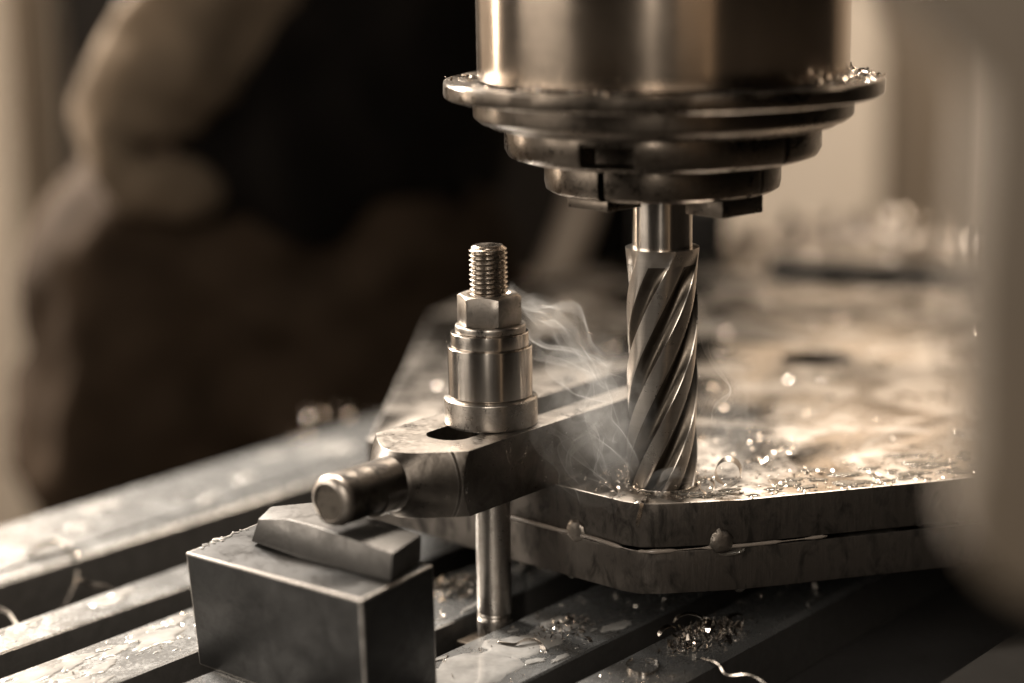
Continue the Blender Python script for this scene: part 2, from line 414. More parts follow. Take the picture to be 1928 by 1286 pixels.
cab = empty('machine_cabinet', (60, 2350, -900), 'dark machine cabinet in deep shadow behind the worker', 'cabinet')
obj('cabinet_body', bevel(box(-540, 160, -200, 250, 0, 2300), 12), M['paint_dark'], cab)
obj('cabinet_door', bevel(box(-500, 120, -222, -200.5, 120, 2200), 6), M['paint_dark'], cab)
for x, wd, lab in ((-585, 50, 'slim brown upright post at the far left against the bright wall'), (530, 120, 'broad brown upright post at the right against the bright wall')):
    p = tag(obj('steel_post', bevel(box(-wd / 2, wd / 2, -40, 40, 0, 2600), 6), M['post'], None, (x, 2480, -900)), lab, 'post', 'upright posts by the wall')

# ------------------------------------------------------------------ two stacked plates on parallels
out_poly = [(-66, 892), (-67.5, 886), (-63, 881), (27.8, 794.6), (44, 779), (51, 774.6), (60, 774.3), (93, 778.4), (182, 802.5), (520, 893), (520, 1500), (160, 1430), (50, 1330), (-16, 1236), (-34, 1213), (-48, 1180)]
def plate(z0, z1, grow, jit):
    pl = []
    for i, (x, y) in enumerate(out_poly):
        cx, cy = 200, 1000; d = Vector((x - cx, y - cy)).normalized()
        pl.append((x + d.x * grow, y + d.y * grow))
    me = prism(pl, z0, z1)
    holes = []
    for hx, hy, r in ((163, 1040, 19), (300, 960, 19), (320, 1180, 19)):
        h = lathe([(0, z0 - 5), (r, z0 - 5), (r, z1 + 5), (0, z1 + 5)], 48)
        h.transform(Matrix.Translation(Vector((hx, hy, 0)) * S)); holes.append(h)
    if z1 > 50:                                 # pocket the cutter has sunk
        h = lathe([(0, 56.4), (15.1, 56.4), (15.1, 66), (0, 66)], 64)
        h.transform(Matrix.Translation(Vector((62.2, 806, 0)) * S)); holes.append(h)
    me = boolean(me, holes)
    bevel(me, 0.8, 2, 40, edge=2)
    me.materials.append(M['plate']); me.materials.append(M['plate_side']); me.materials.append(M['edge'])
    for p in me.polygons:
        if p.material_index == 2:
            if p.center.z < (z1 - 3) * S or p.normal.z < 0.3: p.material_index = 1
        elif p.normal.z < 0.5: p.material_index = 1
    return me
p_up = obj('steel_plate', plate(41.6, 60.3, 0, 0))
tag(p_up, 'upper thick steel plate wet with coolant, being milled under the cutter', 'plate', 'stacked steel plates')
p_lo = obj('steel_plate', plate(22, 40.2, 0.8, 0))
tag(p_lo, 'lower thick steel plate under the milled one, with dripping lower edge', 'plate', 'stacked steel plates')
for x, y, lab in ((150, 960, 'nearer steel parallel bar in the dark gap under the plates'), (260, 1180, 'farther steel parallel bar in the dark gap under the plates')):
    tag(obj('parallel_bar', bevel(box(-12, 12, -140, 140, 0.1, 21.9), 0.6), M['block'], None, (x, y, 0), (0, 0, R_(-70))), lab, 'bar', 'parallels under the plates')

# seam bead in the joint, and the two round weld nuggets
def plate_part(name, me, mat): 
    return obj(name, me, mat, p_up)
burr = [(62.2 + (15.6 + 0.5 * noise.noise(Vector((math.cos(a) * 4, math.sin(a) * 4, 1)))) * math.cos(a), 806 + (15.6 + 0.5 * noise.noise(Vector((math.cos(a) * 4, math.sin(a) * 4, 1)))) * math.sin(a), 60.5 + 0.5 * noise.noise(Vector((math.cos(a) * 5, math.sin(a) * 5, 7)))) for a in [2 * math.pi * k / 90 for k in range(91)]]
obj('burr', tube(burr, [0.35 + 0.25 * noise.noise(Vector((k * 0.6, 0, 0))) for k in range(91)], 6), M['chip'], p_up)
pts = [(-40, 856.5, 41), (-8, 827.4, 41.4), (16, 805, 41), (25, 797, 41.2), (34, 788, 41.2), (44, 778.4, 40.6), (51, 774, 40.4), (60, 773.6, 40.4), (76, 775.8, 40.8), (92, 777.6, 41), (110, 782.5, 41), (129, 787.6, 41.3)]
sp = spline(pts, 5)
rad = [0.85 + 0.6 * noise.noise(Vector((i * 0.37, 3.1, 0))) for i in range(len(sp))]
rad = [r * (0.25 if noise.noise(Vector((i * 0.21, 9.4, 0))) > 0.28 else 1) for i, r in enumerate(rad)]
rad[0] = rad[-1] = 0.15
plate_part('seam_bead', tube(sp, rad, 8), M['bead'])
def nugget(c, r, nrm, squash=0.55, seed=0):
    me = lathe([(0, 1.0), (0.35, 0.98), (0.7, 0.80), (0.92, 0.45), (1.0, 0.0), (0.9, -0.5), (0, -0.6)], 32)
    q = Vector(nrm).to_track_quat('Z', 'Y').to_matrix().to_4x4()
    for v in me.vertices:
        n_ = 1 + 0.2 * noise.noise(Vector(v.co) * 2200 + Vector((seed, 0, 0)))
        v.co = Vector((v.co.x * r * n_, v.co.y * r * n_, v.co.z * r * squash))
    me.transform(Matrix.Translation(Vector(c) * S) @ q)
    shade(me, 60); return me
plate_part('weld_nugget', nugget((25.4, 796.8, 42.2), 4.9, (-0.70, -0.71, 0.0), 0.28, 1), M['weld'])
plate_part('weld_nugget', nugget((84, 775.9, 43.6), 5.0, (0.2, -0.98, 0.12), 0.26, 5), M['weld'])
plate_part('coolant_ring', tube([(80 + 7.5 * math.cos(a) + 6, 774.2 - 1.4 * math.sin(a) + 2.0, 40.2 + 2.6 * math.sin(a)) for a in [math.pi * (1.0 + k / 16) for k in range(17)]], [0.3 + 0.9 * math.sin(math.pi * k / 16) for k in range(17)], 8), M['oil'])
def drop(c, r, h, nm='coolant_drop', par=None):
    return obj(nm, lathe([(0, -h), (r * 0.4, -h * 0.9), (r * 0.75, -h * 0.6), (r, -h * 0.1), (r, 0.2), (0, 0.3)], 20), M['oil'], par, c)
for c, r, h in (((92, 781, 21.8), 2.6, 1.9), ((24, 800.5, 21.8), 2.0, 1.5), ((4, 819, 21.8), 2.4, 1.6), ((12, 812, 21.8), 3.2, 1.1), ((150, 797, 21.8), 1.6, 1.0)):
    drop(c, r, h, par=p_lo)

# ------------------------------------------------------------------ stud, nut, washer, spacers
SX, SY = -9.2, 806.3
def thread(r0, r1, pitch, z0, z1, chamfer=1.6, seg=96, per=12):
    V, Fc = [], []; rows = int((z1 - z0) / pitch * per) + per + 1
    for i in range(rows):
        ph = (i % per) / per; tri = min(max((1 - abs(2 * ph - 1) - 0.14) / 0.66, 0), 1)
        for k in range(seg):
            a = 2 * math.pi * k / seg
            z = min(max(z0 + (i - per) * pitch / per + pitch * k / seg, z0), z1)
            r = min(r0 + (r1 - r0) * tri, r1 - max(0, (z - (z1 - chamfer))) * 1.3)
            V.append((r * math.cos(a), r * math.sin(a), z))
    for i in range(rows - 1):
        for k in range(seg):
            if k < seg - 1: q = (i * seg + k, i * seg + k + 1, (i + 1) * seg + k + 1, (i + 1) * seg + k)
            elif i + per + 1 < rows: q = (i * seg + k, (i + per) * seg, (i + per + 1) * seg, (i + 1) * seg + k)
            else: continue
            Fc.append(q)
    rt_ = r1 - chamfer * 1.3; b0 = len(V)
    V += [(rt_ * math.cos(2 * math.pi * k / seg), rt_ * math.sin(2 * math.pi * k / seg), z1) for k in range(seg)]
    Fc.append(tuple(b0 + k for k in range(seg)))
    return mesh(V, Fc, 'thread', 50)
stud = empty('clamping_stud', (SX, SY, -12), 'threaded steel stud standing in the table slot through the slotted clamp', 'stud')
obj('thread', thread(6.75, 7.95, 2.0, 138, 174.3), M['thread'], stud)
obj('shank', lathe([(0, 3), (7.3, 3), (7.4, 13.4), (7.0, 13.8), (7.4, 14.2), (7.0, 14.8), (7.4, 15.6), (7.1, 16.4), (7.4, 17.2), (7.4, 138.1), (0, 138.1)], 64), M['stud'], stud)
obj('slot_nut', bevel(box(-10.2, 10.2, -14, 14, -7, 5), 0.8), M['nut'], stud, (0, 0, 0), AX_ROT)

def hexnut(af, h, bore):
    R = af / math.sqrt(3)
    hexm = prism([(R * math.cos(R_(60 * k)), R * math.sin(R_(60 * k))) for k in range(6)], 0, h)
    rc = af / 2 * 0.97
    e = R - rc
    env = ringlathe([(bore, -0.1 + 1.0), (bore + 1.2, -0.1), (rc + 0.6, -0.1), (R + 0.4, 0.9), (R + 0.4, h - e * 0.62), (rc, h - 0.02), (bore + 1.3, h - 0.02), (bore, h - 1.2)], seg=96)
    m = boolean(hexm, [env], 'INTERSECT')
    return bevel(m, 0.22, 1, 25)
nut = obj('hex_nut', hexnut(23.6, 12.6, 7.9), M['nut'], None, (SX, SY, 129.6), (0, 0, R_(-90 + 17)))
tag(nut, 'hexagonal steel nut screwed down on the threaded stud', 'nut')
wash = obj('flat_washer', bevel(ringlathe([(8.4, 0), (14.6, 0), (14.7, 0.4), (14.7, 2.4), (14.3, 3.05), (8.4, 3.05)], seg=80), 0.25, 2), M['turned_worn'], None, (SX + 0.4, SY, 126.5))
tag(wash, 'flat steel washer directly under the hexagonal nut', 'washer')
ring = obj('spacer_ring', bevel(ringlathe([(8.6, 0), (16.2, 0), (16.2, 5.9), (8.6, 5.9)], seg=96), 0.5, 3), M['turned'], None, (SX, SY, 120.5))
tag(ring, 'low steel spacer ring between the washer and the tall sleeve', 'spacer')
slv = obj('spacer_sleeve', bevel(ringlathe([(8.6, 0), (17.3, 0), (17.5, 0.6), (17.55, 21.0), (8.6, 21.0)], seg=128), 0.7, 3), M['turned'], None, (SX, SY, 99.45))
tag(slv, 'tall polished steel spacer sleeve around the stud', 'spacer')
clr = obj('spacer_collar', bevel(ringlathe([(8.6, 0), (19.0, 0), (19.5, 0.8), (19.6, 11.2), (18.2, 12.0), (8.6, 12.0)], seg=128), 0.5, 3), M['turned_worn'], None, (SX, SY, 87.4))
tag(clr, 'wide scuffed steel collar lying on the clamp below the sleeve', 'spacer')

# ------------------------------------------------------------------ slotted clamp with turned pin end
CN, CZ0, CZ1 = -513.2, 60.4, 87.3
cmid = (CZ0 + CZ1) / 2
CD0 = 536.0
cl = empty('slotted_clamp', ND(CN, 620, CZ0), 'dark steel slotted clamp bar with round pin end, pressing on the plate', 'clamp')
cl.rotation_euler = AX_ROT
bar = box(-24.7, 24.7, 540 - 620, 744 - 620, 0, CZ1 - CZ0)
hz = (CZ1 - CZ0) / 2
cone = [(10.3, 562.0 - 620), (10.6, 563.0 - 620)]
for k in range(15):                            # turned cone with tool-mark steps
    t = k / 14; r = 11.5 + (32 - 11.5) * t; d = 563.6 + (588 - 563.6) * t
    g = 0.22 * noise.noise(Vector((k * 1.7, 0.3, 0)))
    cone += [(r - 0.25 + g, d - 620), (r + 0.45 + g, d + 0.5 - 620)]
env = lathe([(0, 552 - 620), (10.2, 552 - 620)] + cone + [(36, 594 - 620), (36, 760 - 620), (0, 760 - 620)], 128)
env.transform(Matrix.Translation((0, 0, hz * S)) @ Matrix.Rotation(R_(-90), 4, 'X'))
def arcp(cx, cy, r, a0, a1, n=8): return [(cx + r * math.cos(R_(a0 + (a1 - a0) * k / n)), cy + r * math.sin(R_(a0 + (a1 - a0) * k / n))) for k in range(n + 1)]
s0, s1, sd = -8.3, 11.7, 590.5 - 620
slotm = prism(arcp(s0 + 8.5, sd + 8.5, 8.5, 180, 270) + arcp(s1 - 8.5, sd + 8.5, 8.5, 270, 360) + [(s1, 300), (s0, 300)], -5, 40)
cb = boolean(bar, [env, slotm], ['INTERSECT', 'DIFFERENCE'])
bevel(cb, 0.45, 2, 28, 40, edge=1)
obj('clamp_bar', cb, M['clamp'], cl); cb.materials.append(M['edge']); cb.materials.append(M['clamp_top'])
for p in cb.polygons:
    if p.normal.z > 0.97 and p.center.z > 20 * S and p.material_index == 0: p.material_index = 2
PZ = hz + 1.4
pin = lathe([(0, 528.9 - 620), (7.3, 528.9 - 620), (7.35, 529.3 - 620), (9.9, 531.4 - 620), (10.2, 532.0 - 620), (10.25, 540 - 620), (10.1, 545 - 620), (10.25, 556 - 620), (10.22, 566 - 620), (0, 566 - 620)], 64)
pin.transform(Matrix.Translation((0, 0, PZ * S)) @ Matrix.Rotation(R_(-90), 4, 'X'))
pin = boolean(pin, [box(-30, 30, -120, 0, -20, PZ - 9.0)])
shade(pin, 30)
pino = obj('pin', pin, M['clamp_pin'], cl)
rim = ringlathe([(7.3, 528.5 - 620), (7.6, 528.2 - 620), (8.6, 528.6 - 620), (9.8, 529.8 - 620), (10.4, 531.6 - 620), (10.3, 532.4 - 620), (8.0, 532.4 - 620), (7.3, 530.4 - 620)], seg=64, smooth=50)
rim.transform(Matrix.Translation((0, 0, PZ * S)) @ Matrix.Rotation(R_(-90), 4, 'X'))
rim = boolean(rim, [box(-30, 30, -120, 0, -20, PZ - 9.05)]); shade(rim, 40)
obj('pin_rim', rim, M['nut'], pino)

# ------------------------------------------------------------------ support block and packing piece
bt = [(-130.4, 752.5), (-56.7, 692.6), (-31.5, 732.3), (-105.5, 792)]
bb = [(-128.5, 760.0), (-56.0, 694), (-31.3, 734), (-103.5, 795)]
ZB = 50.0
me = mesh([(x, y, 0.05) for x, y in bb] + [(x, y, ZB) for x, y in bt], [(3, 2, 1, 0), (4, 5, 6, 7), (0, 1, 5, 4), (1, 2, 6, 5), (2, 3, 7, 6), (3, 0, 4, 7)], off=(-80, 742, 0))
blk = obj('support_block', bevel(me, 1.0, 3, edge=1), M['block'], None, (-80, 742, 0)); blk.data.materials.append(M['edge'])
tag(blk, 'heavy black steel block on the table under the clamp pin', 'block')
fr = [(-105.5, 761.5, 51.2), (-84, 741, 50.1), (-47, 712.5, 50.1), (-46, 713.5, 61), (-77, 741, 63.3), (-89, 751, 63.4), (-101.5, 756, 62.2)]
bk = [(-101, 780, 51.2), (-77, 764, 50.1), (-36.5, 736.5, 50.1), (-36, 736.5, 61), (-69, 765, 63.3), (-80, 774.5, 63.4), (-98.5, 773, 62.2)]
n7 = 7
me = mesh(fr + bk, [tuple(range(n7))[::-1], tuple(range(n7, 2 * n7))] + [(i, (i + 1) % n7, (i + 1) % n7 + n7, i + n7) for i in range(n7)], off=(-75, 748, 50))
pk = obj('packing_piece', bevel(me, 0.8, 2, 20), M['packing'], None, (-75, 748, 50))
tag(pk, 'grey wedge-ended steel packing piece between the black block and the clamp pin', 'packing')

# ------------------------------------------------------------------ end mill and spindle
AX, AY = 62.2, 806.0
em = empty('end_mill', (AX, AY, 57.5), 'long multi-flute end mill with bright shank, cutting into the plate', 'milling cutter')
def fluted(z0, z1, R=14.7, N=6, lead=178.0, nz=170):
    T = [(0, 0), (0.04, 0.0), (0.14, 0.14), (0.25, 0.30), (0.36, 0.46), (0.46, 0.66), (0.52, 1.3), (0.58, 2.2), (0.65, 3.0), (0.73, 3.5), (0.81, 3.5), (0.88, 2.9), (0.94, 1.8), (0.985, 0.4)]
    seg = N * len(T); V, Fc = [], []
    for i in range(nz + 1):
        z = z0 + (z1 - z0) * i / nz
        rot = 2 * math.pi * (z - z0) / lead + 0.35
        f = min(max((z1 - 1.5 - z) / 16.0, 0), 1); f = f * f * (3 - 2 * f)
        for j in range(N):
            for t, dep in T:
                a = (j + t) / N * 2 * math.pi + rot
                r = R + 0.5 * max(0, (z - z1 + 6) / 6) - dep * (0.10 + 0.90 * f)
                V.append((r * math.cos(a), r * math.sin(a), z))
    for i in range(nz):
        for k in range(seg):
            k2 = (k + 1) % seg
            Fc.append((i * seg + k, i * seg + k2, (i + 1) * seg + k2, (i + 1) * seg + k))
    Fc.append(tuple(range(seg))[::-1]); Fc.append(tuple(nz * seg + k for k in range(seg)))
    me = mesh(V, Fc, 'flutes', 38)
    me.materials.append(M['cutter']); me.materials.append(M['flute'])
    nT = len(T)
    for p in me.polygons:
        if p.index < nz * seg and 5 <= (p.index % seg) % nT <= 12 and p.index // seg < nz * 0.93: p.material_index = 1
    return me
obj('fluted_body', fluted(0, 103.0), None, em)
obj('shank', lathe([(0, 102), (12.3, 102), (12.3, 104.5), (12.3, 150), (0, 150)], 96), M['turned'], em)

spn = empty('milling_spindle', (AX, AY, 184), 'big chromed spindle quill with flange and stepped rings holding the cutter', 'spindle')
def lp(name, prof, mat, bv=0.8, seg=160):
    me = lathe(prof, seg); bevel(me, bv, 3, 40); return obj(name, me, mat, spn)
obj('quill', bevel(lathe([(0, 45.9), (74.6, 45.9), (74.6, 300), (0, 300)], 200), 0.8, 2, 60), M['quill'], spn)
def jag(r, a, z): return r * (1 + 0.004 * noise.noise(Vector((math.cos(a) * 6, math.sin(a) * 6, z))))
fl = lathe([(0, 38.6), (86.6, 38.6), (88.1, 39.4), (88.4, 40.4), (88.4, 44.6), (87.8, 45.5), (86.8, 45.8), (85.8, 45.4), (80, 44.6), (0, 44.6)], 200, rfun=jag)
obj('flange', fl, M['quill_dark'], spn)
lp('lower_ring', [(0, 29), (74, 29), (76.5, 31), (76.8, 38.5), (0, 38.5)], M['quill_dark'])
lp('groove_ring', [(0, 27), (70, 27), (71, 28.8), (0, 28.8)], M['quill_dark'], 0.3)
def notched(prof, notches, seg=160):
    me = lathe(prof, seg); cs = []
    for ang, wd, r0, z0, z1 in notches:
        b = box(r0, 200, -wd / 2, wd / 2, z0, z1)
        b.transform(Matrix.Rotation(R_(ang), 4, 'Z')); cs.append(b)
    me = boolean(me, cs)
    return bevel(me, 0.7, 2, 40)
obj('collar', notched([(0, 13.6), (58, 13.6), (62.5, 15.2), (64, 18), (64, 26.8), (0, 26.8)], [(-90 - 24, 22, 46, 15.6, 24), (-90 + 44, 3.0, 61, 10, 30), (30, 22, 56, 15.6, 24), (150, 22, 56, 15.6, 24)]), M['quill_dark'], spn)
obj('collet_nut', notched([(0, 0.4), (45, 0.4), (47.4, 1.8), (48, 4.5), (48, 13.4), (0, 13.4)], [(-90 - 34, 3.2, 40, -5, 20), (-90 + 50, 1.6, 46, -5, 20), (60, 3.2, 40, -5, 20), (150, 3.2, 40, -5, 20)]), M['quill_dark'], spn)
for a, wd, l in ((-90 - 47, 22, 3.6), (-90 + 42, 24, 6.5)):
    b = box(24, 43.5, -wd / 2, wd / 2, -l, 0.5); bevel(b, 0.6, 2)
    obj('drive_key', b, M['quill_dark'], spn, (0, 0, 0), (0, 0, R_(a)))

# ------------------------------------------------------------------ blurred foreground guard at the right
gd = empty('machine_guard', (130, 384, -900), 'blurred grey brown machine guard in the right foreground', 'guard')
gp = [(101, 158), (94, 163), (89, 170), (88, 178), (89.5, 188), (88.5, 219), (89.5, 250), (89, 262), (70, 280), (57, 297), (52, 395), (250, 395), (250, 128), (150, 146), (114, 154)]
V = [(x - 130, -8, z + 900) for x, z in gp] + [(x - 130, 12, z + 900) for x, z in gp]; n = len(gp)
me = mesh(V, [tuple(range(n)), tuple(range(n, 2 * n))[::-1]] + [(i, (i + 1) % n, (i + 1) % n + n, i + n) for i in range(n)])
obj('guard_plate', bevel(me, 3, 3, 20), M['paint_grey'], gd)
obj('guard_stand', bevel(box(80, 110, -8, 12, 0, 1030), 3), M['paint_grey'], gd)

# ------------------------------------------------------------------ things at the back of the plate (out of focus)
rb = empty('rear_stop', (120, 1355, 60.4), 'dark blurred steel stop block on the far part of the plate', 'block')
obj('stop_body', bevel(box(-34, 26, -18, 26, 0, 38), 2), M['block'], rb)
obj('stop_screw', bevel(lathe([(0, 38.2), (9, 38.2), (9, 46), (0, 46)], 24), 1), M['block'], rb)
bar_b = obj('loose_bar', bevel(box(-80, 80, -7, 7, 0, 11), 1.5), M['block'], None, (245, 1262, 60.4), (0, 0, R_(-24)))
tag(bar_b, 'dark blurred steel bar lying across the far part of the plate', 'bar')
lv = empty('leaning_rod', (52, 1500, -26), 'pale blurred lever leaning in the gap between the worker and the cutter', 'rod')  # pale slanting form of unknown use, built as a plain rod
obj('rod_body', tube([(-40, -10, 0), (0, 0, 95), (30, 8, 190)], [17, 16, 15], 20), M['rod'], lv)
obj('rod_foot', lathe([(0, -0.4), (30, -0.4), (30, 8), (18, 14), (0, 14)], 24), M['rod'], lv, (-40, -10, 0))

# ------------------------------------------------------------------ chips, curls and coolant
def flake(V, Fc, c, size, wid, up, bend, rnd, thick=0.12):
    """one curled chip: a thin closed strip of three spans"""
    ax = Vector((rnd.uniform(-1, 1), rnd.uniform(-1, 1), rnd.uniform(-up, up))).normalized()
    sd = ax.cross(Vector((rnd.uniform(-.4, .4), rnd.uniform(-.4, .4), 1))).normalized(); nr = sd.cross(ax)
    b = len(V); c = Vector(c)
    for i in range(4):
        t = i / 3 - 0.5; a = bend * t
        rr = size / max(bend, 0.2)
        p = c + ax * (rr * math.sin(a)) + nr * (rr * (1 - math.cos(a)))
        nn = nr * math.cos(a) - ax * math.sin(a)
        wv = wid * (1 - 0.5 * abs(t * 2) ** 2)
        for sx, st in ((-1, 0), (1, 0), (1, 1), (-1, 1)):
            V.append(p + sd * (wv * 0.5 * sx) + nn * (thick * st))
    for i in range(3):
        for k in range(4):
            k2 = (k + 1) % 4
            Fc.append((b + i * 4 + k, b + i * 4 + k2, b + (i + 1) * 4 + k2, b + (i + 1) * 4 + k))
    Fc.append((b, b + 1, b + 2, b + 3)); Fc.append((b + 15, b + 14, b + 13, b + 12))

def chips(name, samp, n, s0, s1, label, seed, up=0.25, bmax=3.5, mat='chip', cat='metal chips', wr=(0.25, 0.6)):
    rnd = random.Random(seed); V, Fc = [], []
    for _ in range(n):
        c = samp(rnd); q = rnd.random() ** 2.2
        sz = s0 + (s1 - s0) * q
        flake(V, Fc, c, sz, sz * rnd.uniform(*wr), up, rnd.uniform(0.3, bmax), rnd)
    cx = sum(v[0] for v in V) / len(V); cy = sum(v[1] for v in V) / len(V); cz = min(v[2] for v in V)
    o = obj(name, mesh(V, Fc, name, 70, (cx, cy, cz)), M[mat], None, (cx, cy, cz))
    return tag(o, label, cat, kind='stuff')
def disc(cx, cy, r, z, h=0.0, e=1.0, rot=0.0):
    def f(rnd):
        a = rnd.uniform(0, 2 * math.pi); q = math.sqrt(rnd.random()); x = q * r * math.cos(a); y = q * r * e * math.sin(a)
        return (cx + x * math.cos(rot) - y * math.sin(rot), cy + x * math.sin(rot) + y * math.cos(rot), z + h * (1 - q) * rnd.random() + 0.15)
    return f
def annulus(cx, cy, r0, r1, z, a0=0, a1=360, h=0.0):
    def f(rnd):
        a = R_(rnd.uniform(a0, a1)); r = r0 + (r1 - r0) * rnd.random() ** 1.5
        return (cx + r * math.cos(a), cy + r * math.sin(a), z + 0.15 + h * rnd.random() * (1 - (r - r0) / (r1 - r0)))
    return f
def platefield(rnd):
    while True:
        x = rnd.uniform(-40, 420); y = rnd.uniform(782, 1330)
        ymin = 778.4 + max(0, (x - 93)) * 0.27 + max(0, 50 - x) * 1.0
        if (x - 163) ** 2 + (y - 1040) ** 2 < 34 ** 2: continue
        if y > ymin + 2 and x > -55 + 0.08 * (y - 890): return (x, y, 60.5)
chips('metal_chips', annulus(AX, AY, 14.5, 34, 60.3, h=2.2), 260, 0.5, 2.6, 'small steel chips scattered round the foot of the cutter', 11, 0.6)
def edgefield(rnd):
    x = rnd.uniform(66, 300); y = 778.4 + max(0, (x - 93)) * 0.27 + 1.2 + 40 * rnd.random() ** 1.8
    return (x, y, 60.5)
chips('metal_chips', edgefield, 520, 0.5, 2.8, 'fine chips along the near edge of the upper plate', 12, 0.35)
chips('metal_chips', platefield, 520, 1.0, 5.0, 'loose chips strewn over the wet top of the upper plate', 13, 0.35)
def rearheap(rnd):
    x = rnd.uniform(120, 420); q = rnd.random(); y = 1375 + rnd.uniform(-55, 40)
    hgt = 34 * math.exp(-((x - 240) / 90) ** 2) * (1 - abs(y - 1370) / 60 * 0.8)
    return (x, y, 60.6 + max(0, hgt) * rnd.random() ** 0.5)
chips('metal_chips', rearheap, 800, 4, 16, 'blurred heap of curled chips at the far end of the plate', 14, 0.9, mat='chip_dull')
chips('metal_chips', rearheap, 70, 3, 8, 'bright glinting chips on the blurred heap at the far end of the plate', 24, 0.9)
chips('metal_chips', disc(78, 782, 22, 0, 5, 0.5, R_(50)), 260, 1.0, 9.0, 'tangle of thin curled chips on the table land right of the stud', 15, 0.6, 5.0, wr=(0.08, 0.22))
chips('metal_chips', disc(20, 795, 16, 0, 2.5, 0.6, R_(50)), 110, 0.6, 5.0, 'wet chips on the table land just right of the stud foot', 16, 0.4, wr=(0.12, 0.3))
chips('metal_chips', disc(-26, 850, 20, 0, 6, 0.6, R_(50)), 130, 1.5, 7.0, 'chips on the table land behind the stud under the clamp', 17, 0.7)
chips('metal_chips', disc(-113, 1145, 26, 0.1, 16, 1.8, R_(-38)), 30, 2.5, 6.0, 'blurred sparkling chips on the far table rail beside the plate', 18, 0.9)
chips('metal_chips', annulus(AX, AY, 76, 87, 229.2, -50, 12, 3.0), 240, 0.8, 5.5, 'bright chips lying on the right side of the spindle flange', 19, 0.7)
chips('metal_chips', annulus(AX, AY, 76, 87, 229.2, 165, 262, 1.0), 90, 0.8, 4.0, 'few chips lying on the left side of the spindle flange', 20, 0.5)
chips('metal_chips', disc(100, 860, 30, -9 + 60.3 + 9, 1.0, 1.0), 60, 1, 5, 'thin scatter of chips on the plate right of the cutter', 21, 0.4)

def landfield(n0, n1, d0, d1):
    def f(rnd):
        x, y = nd(rnd.uniform(n0 + 1.5, n1 - 1.5), rnd.uniform(d0, d1)); return (x, y, 0.15)
    return f
for n0, n1, d0, d1, cnt, lab in ((-503, -457, 560, 700, 120, 'fine shavings sprinkled on the land in front of the stud'), (-442, -410, 590, 760, 120, 'fine shavings sprinkled on the outermost land at the lower right'),
        (-565, -525, 560, 740, 90, 'fine shavings sprinkled on the land behind the stud'), (-628, -588, 440, 580, 70, 'fine shavings sprinkled on the wide land left of the block')):
    chips('metal_chips', landfield(n0, n1, d0, d1), cnt, 0.4, 4.5, lab, cnt + int(d0), 0.3, 5.0, wr=(0.08, 0.3))

def ribbon(pts, wid, thick, wdir=None, n=8, twist=0.0, taper=True):
    """a flat swarf strip along a spline, closed thin box section"""
    P = spline(pts, n); V, Fc = [], []; m = len(P)
    W = Vector(wdir).normalized() if wdir else Vector((0, 0, 1))
    for i in range(m):
        t = (P[min(i + 1, m - 1)] - P[max(i - 1, 0)]).normalized()
        w_ = (W - t * W.dot(t))
        if w_.length < 1e-3: w_ = t.orthogonal()
        w_.normalize(); nn = t.cross(w_)
        a = twist * i / m; w_, nn = w_ * math.cos(a) + nn * math.sin(a), nn * math.cos(a) - w_ * math.sin(a)
        k = min(1, 0.25 + 6 * min(i, m - 1 - i) / m) if taper else 1
        for sx, st in ((-1, -1), (1, -1), (1, 1), (-1, 1)):
            V.append(P[i] + w_ * (wid * 0.5 * sx * k) + nn * (thick * 0.5 * st))
    for i in range(m - 1):
        for k in range(4):
            k2 = (k + 1) % 4
            Fc.append((i * 4 + k, i * 4 + k2, (i + 1) * 4 + k2, (i + 1) * 4 + k))
    Fc.append((0, 1, 2, 3)); Fc.append((4 * m - 1, 4 * m - 2, 4 * m - 3, 4 * m - 4))
    c = P[0]
    return mesh(V, Fc, 'ribbon', 60, c), c
def curl(pts, wid, label, thick=0.15, wdir=None, twist=0.0, mat='chip'):
    me, c = ribbon(pts, wid, thick, wdir, twist=twist)
    return tag(obj('swarf_curl', me, M[mat], None, tuple(c)), label, 'swarf', 'single curls of swarf')
curl([(88 + 5.2 * math.cos(a), 789, 69 + 5.6 * math.sin(a)) for a in [R_(250 - 46 * k) for k in range(8)]] + [(82, 788, 61.5)], 4.2, 'upright loop of swarf standing on the plate right of the cutter', 0.12, (0.3, 1, 0.25))
curl([(88 - 9 + 3 * math.cos(a), 786, 64 + 3 * math.sin(a)) for a in [R_(200 - 60 * k) for k in range(7)]], 2.2, 'tiny ring of swarf at the foot of the cutter, right side', 0.1, (0.4, 1, 0.1))
curl([(42.3, 790, 60.6), (41.0, 789.5, 63.5), (39.4, 789.5, 67.5), (38.6, 789.8, 71)], 1.4, 'bright upright sliver of swarf left of the cutter foot', 0.2, (1, 0.3, 0))
curl([(54.5, 782, 60.7), (52, 774.3, 61.6), (50.5, 772.9, 57), (49.3, 772.6, 51)], 1.6, 'short chip hanging over the plate corner in front of the cutter', 0.3, (1, 0.2, 0))
curl([(-8.4, 778, 1.0), (-1, 774.5, 1.2), (3, 777, 2.0), (8.1, 777.5, 1.6), (12.2, 769, 0.5)], 1.5, 'wavy swarf strip lying on the table land in front of the stud', 0.15, (0.2, -0.5, 1))
curl([(27, 784, 0.6), (29.8, 780, 1.2), (31.6, 777.6, -3), (31.4, 777.4, -9), (32.5, 777, -13)], 1.6, 'swarf strip hanging over the edge of the land right of the stud', 0.15, (1, 0.3, 0))
curl([(50 + 6.5 * math.cos(a), 750 + 6.5 * math.sin(a) * 1.5, 0.7) for a in [R_(60 - 36 * k) for k in range(9)]], 1.3, 'open ring of swarf on the land at the bottom of the picture', 0.25, (0, 0, 1))
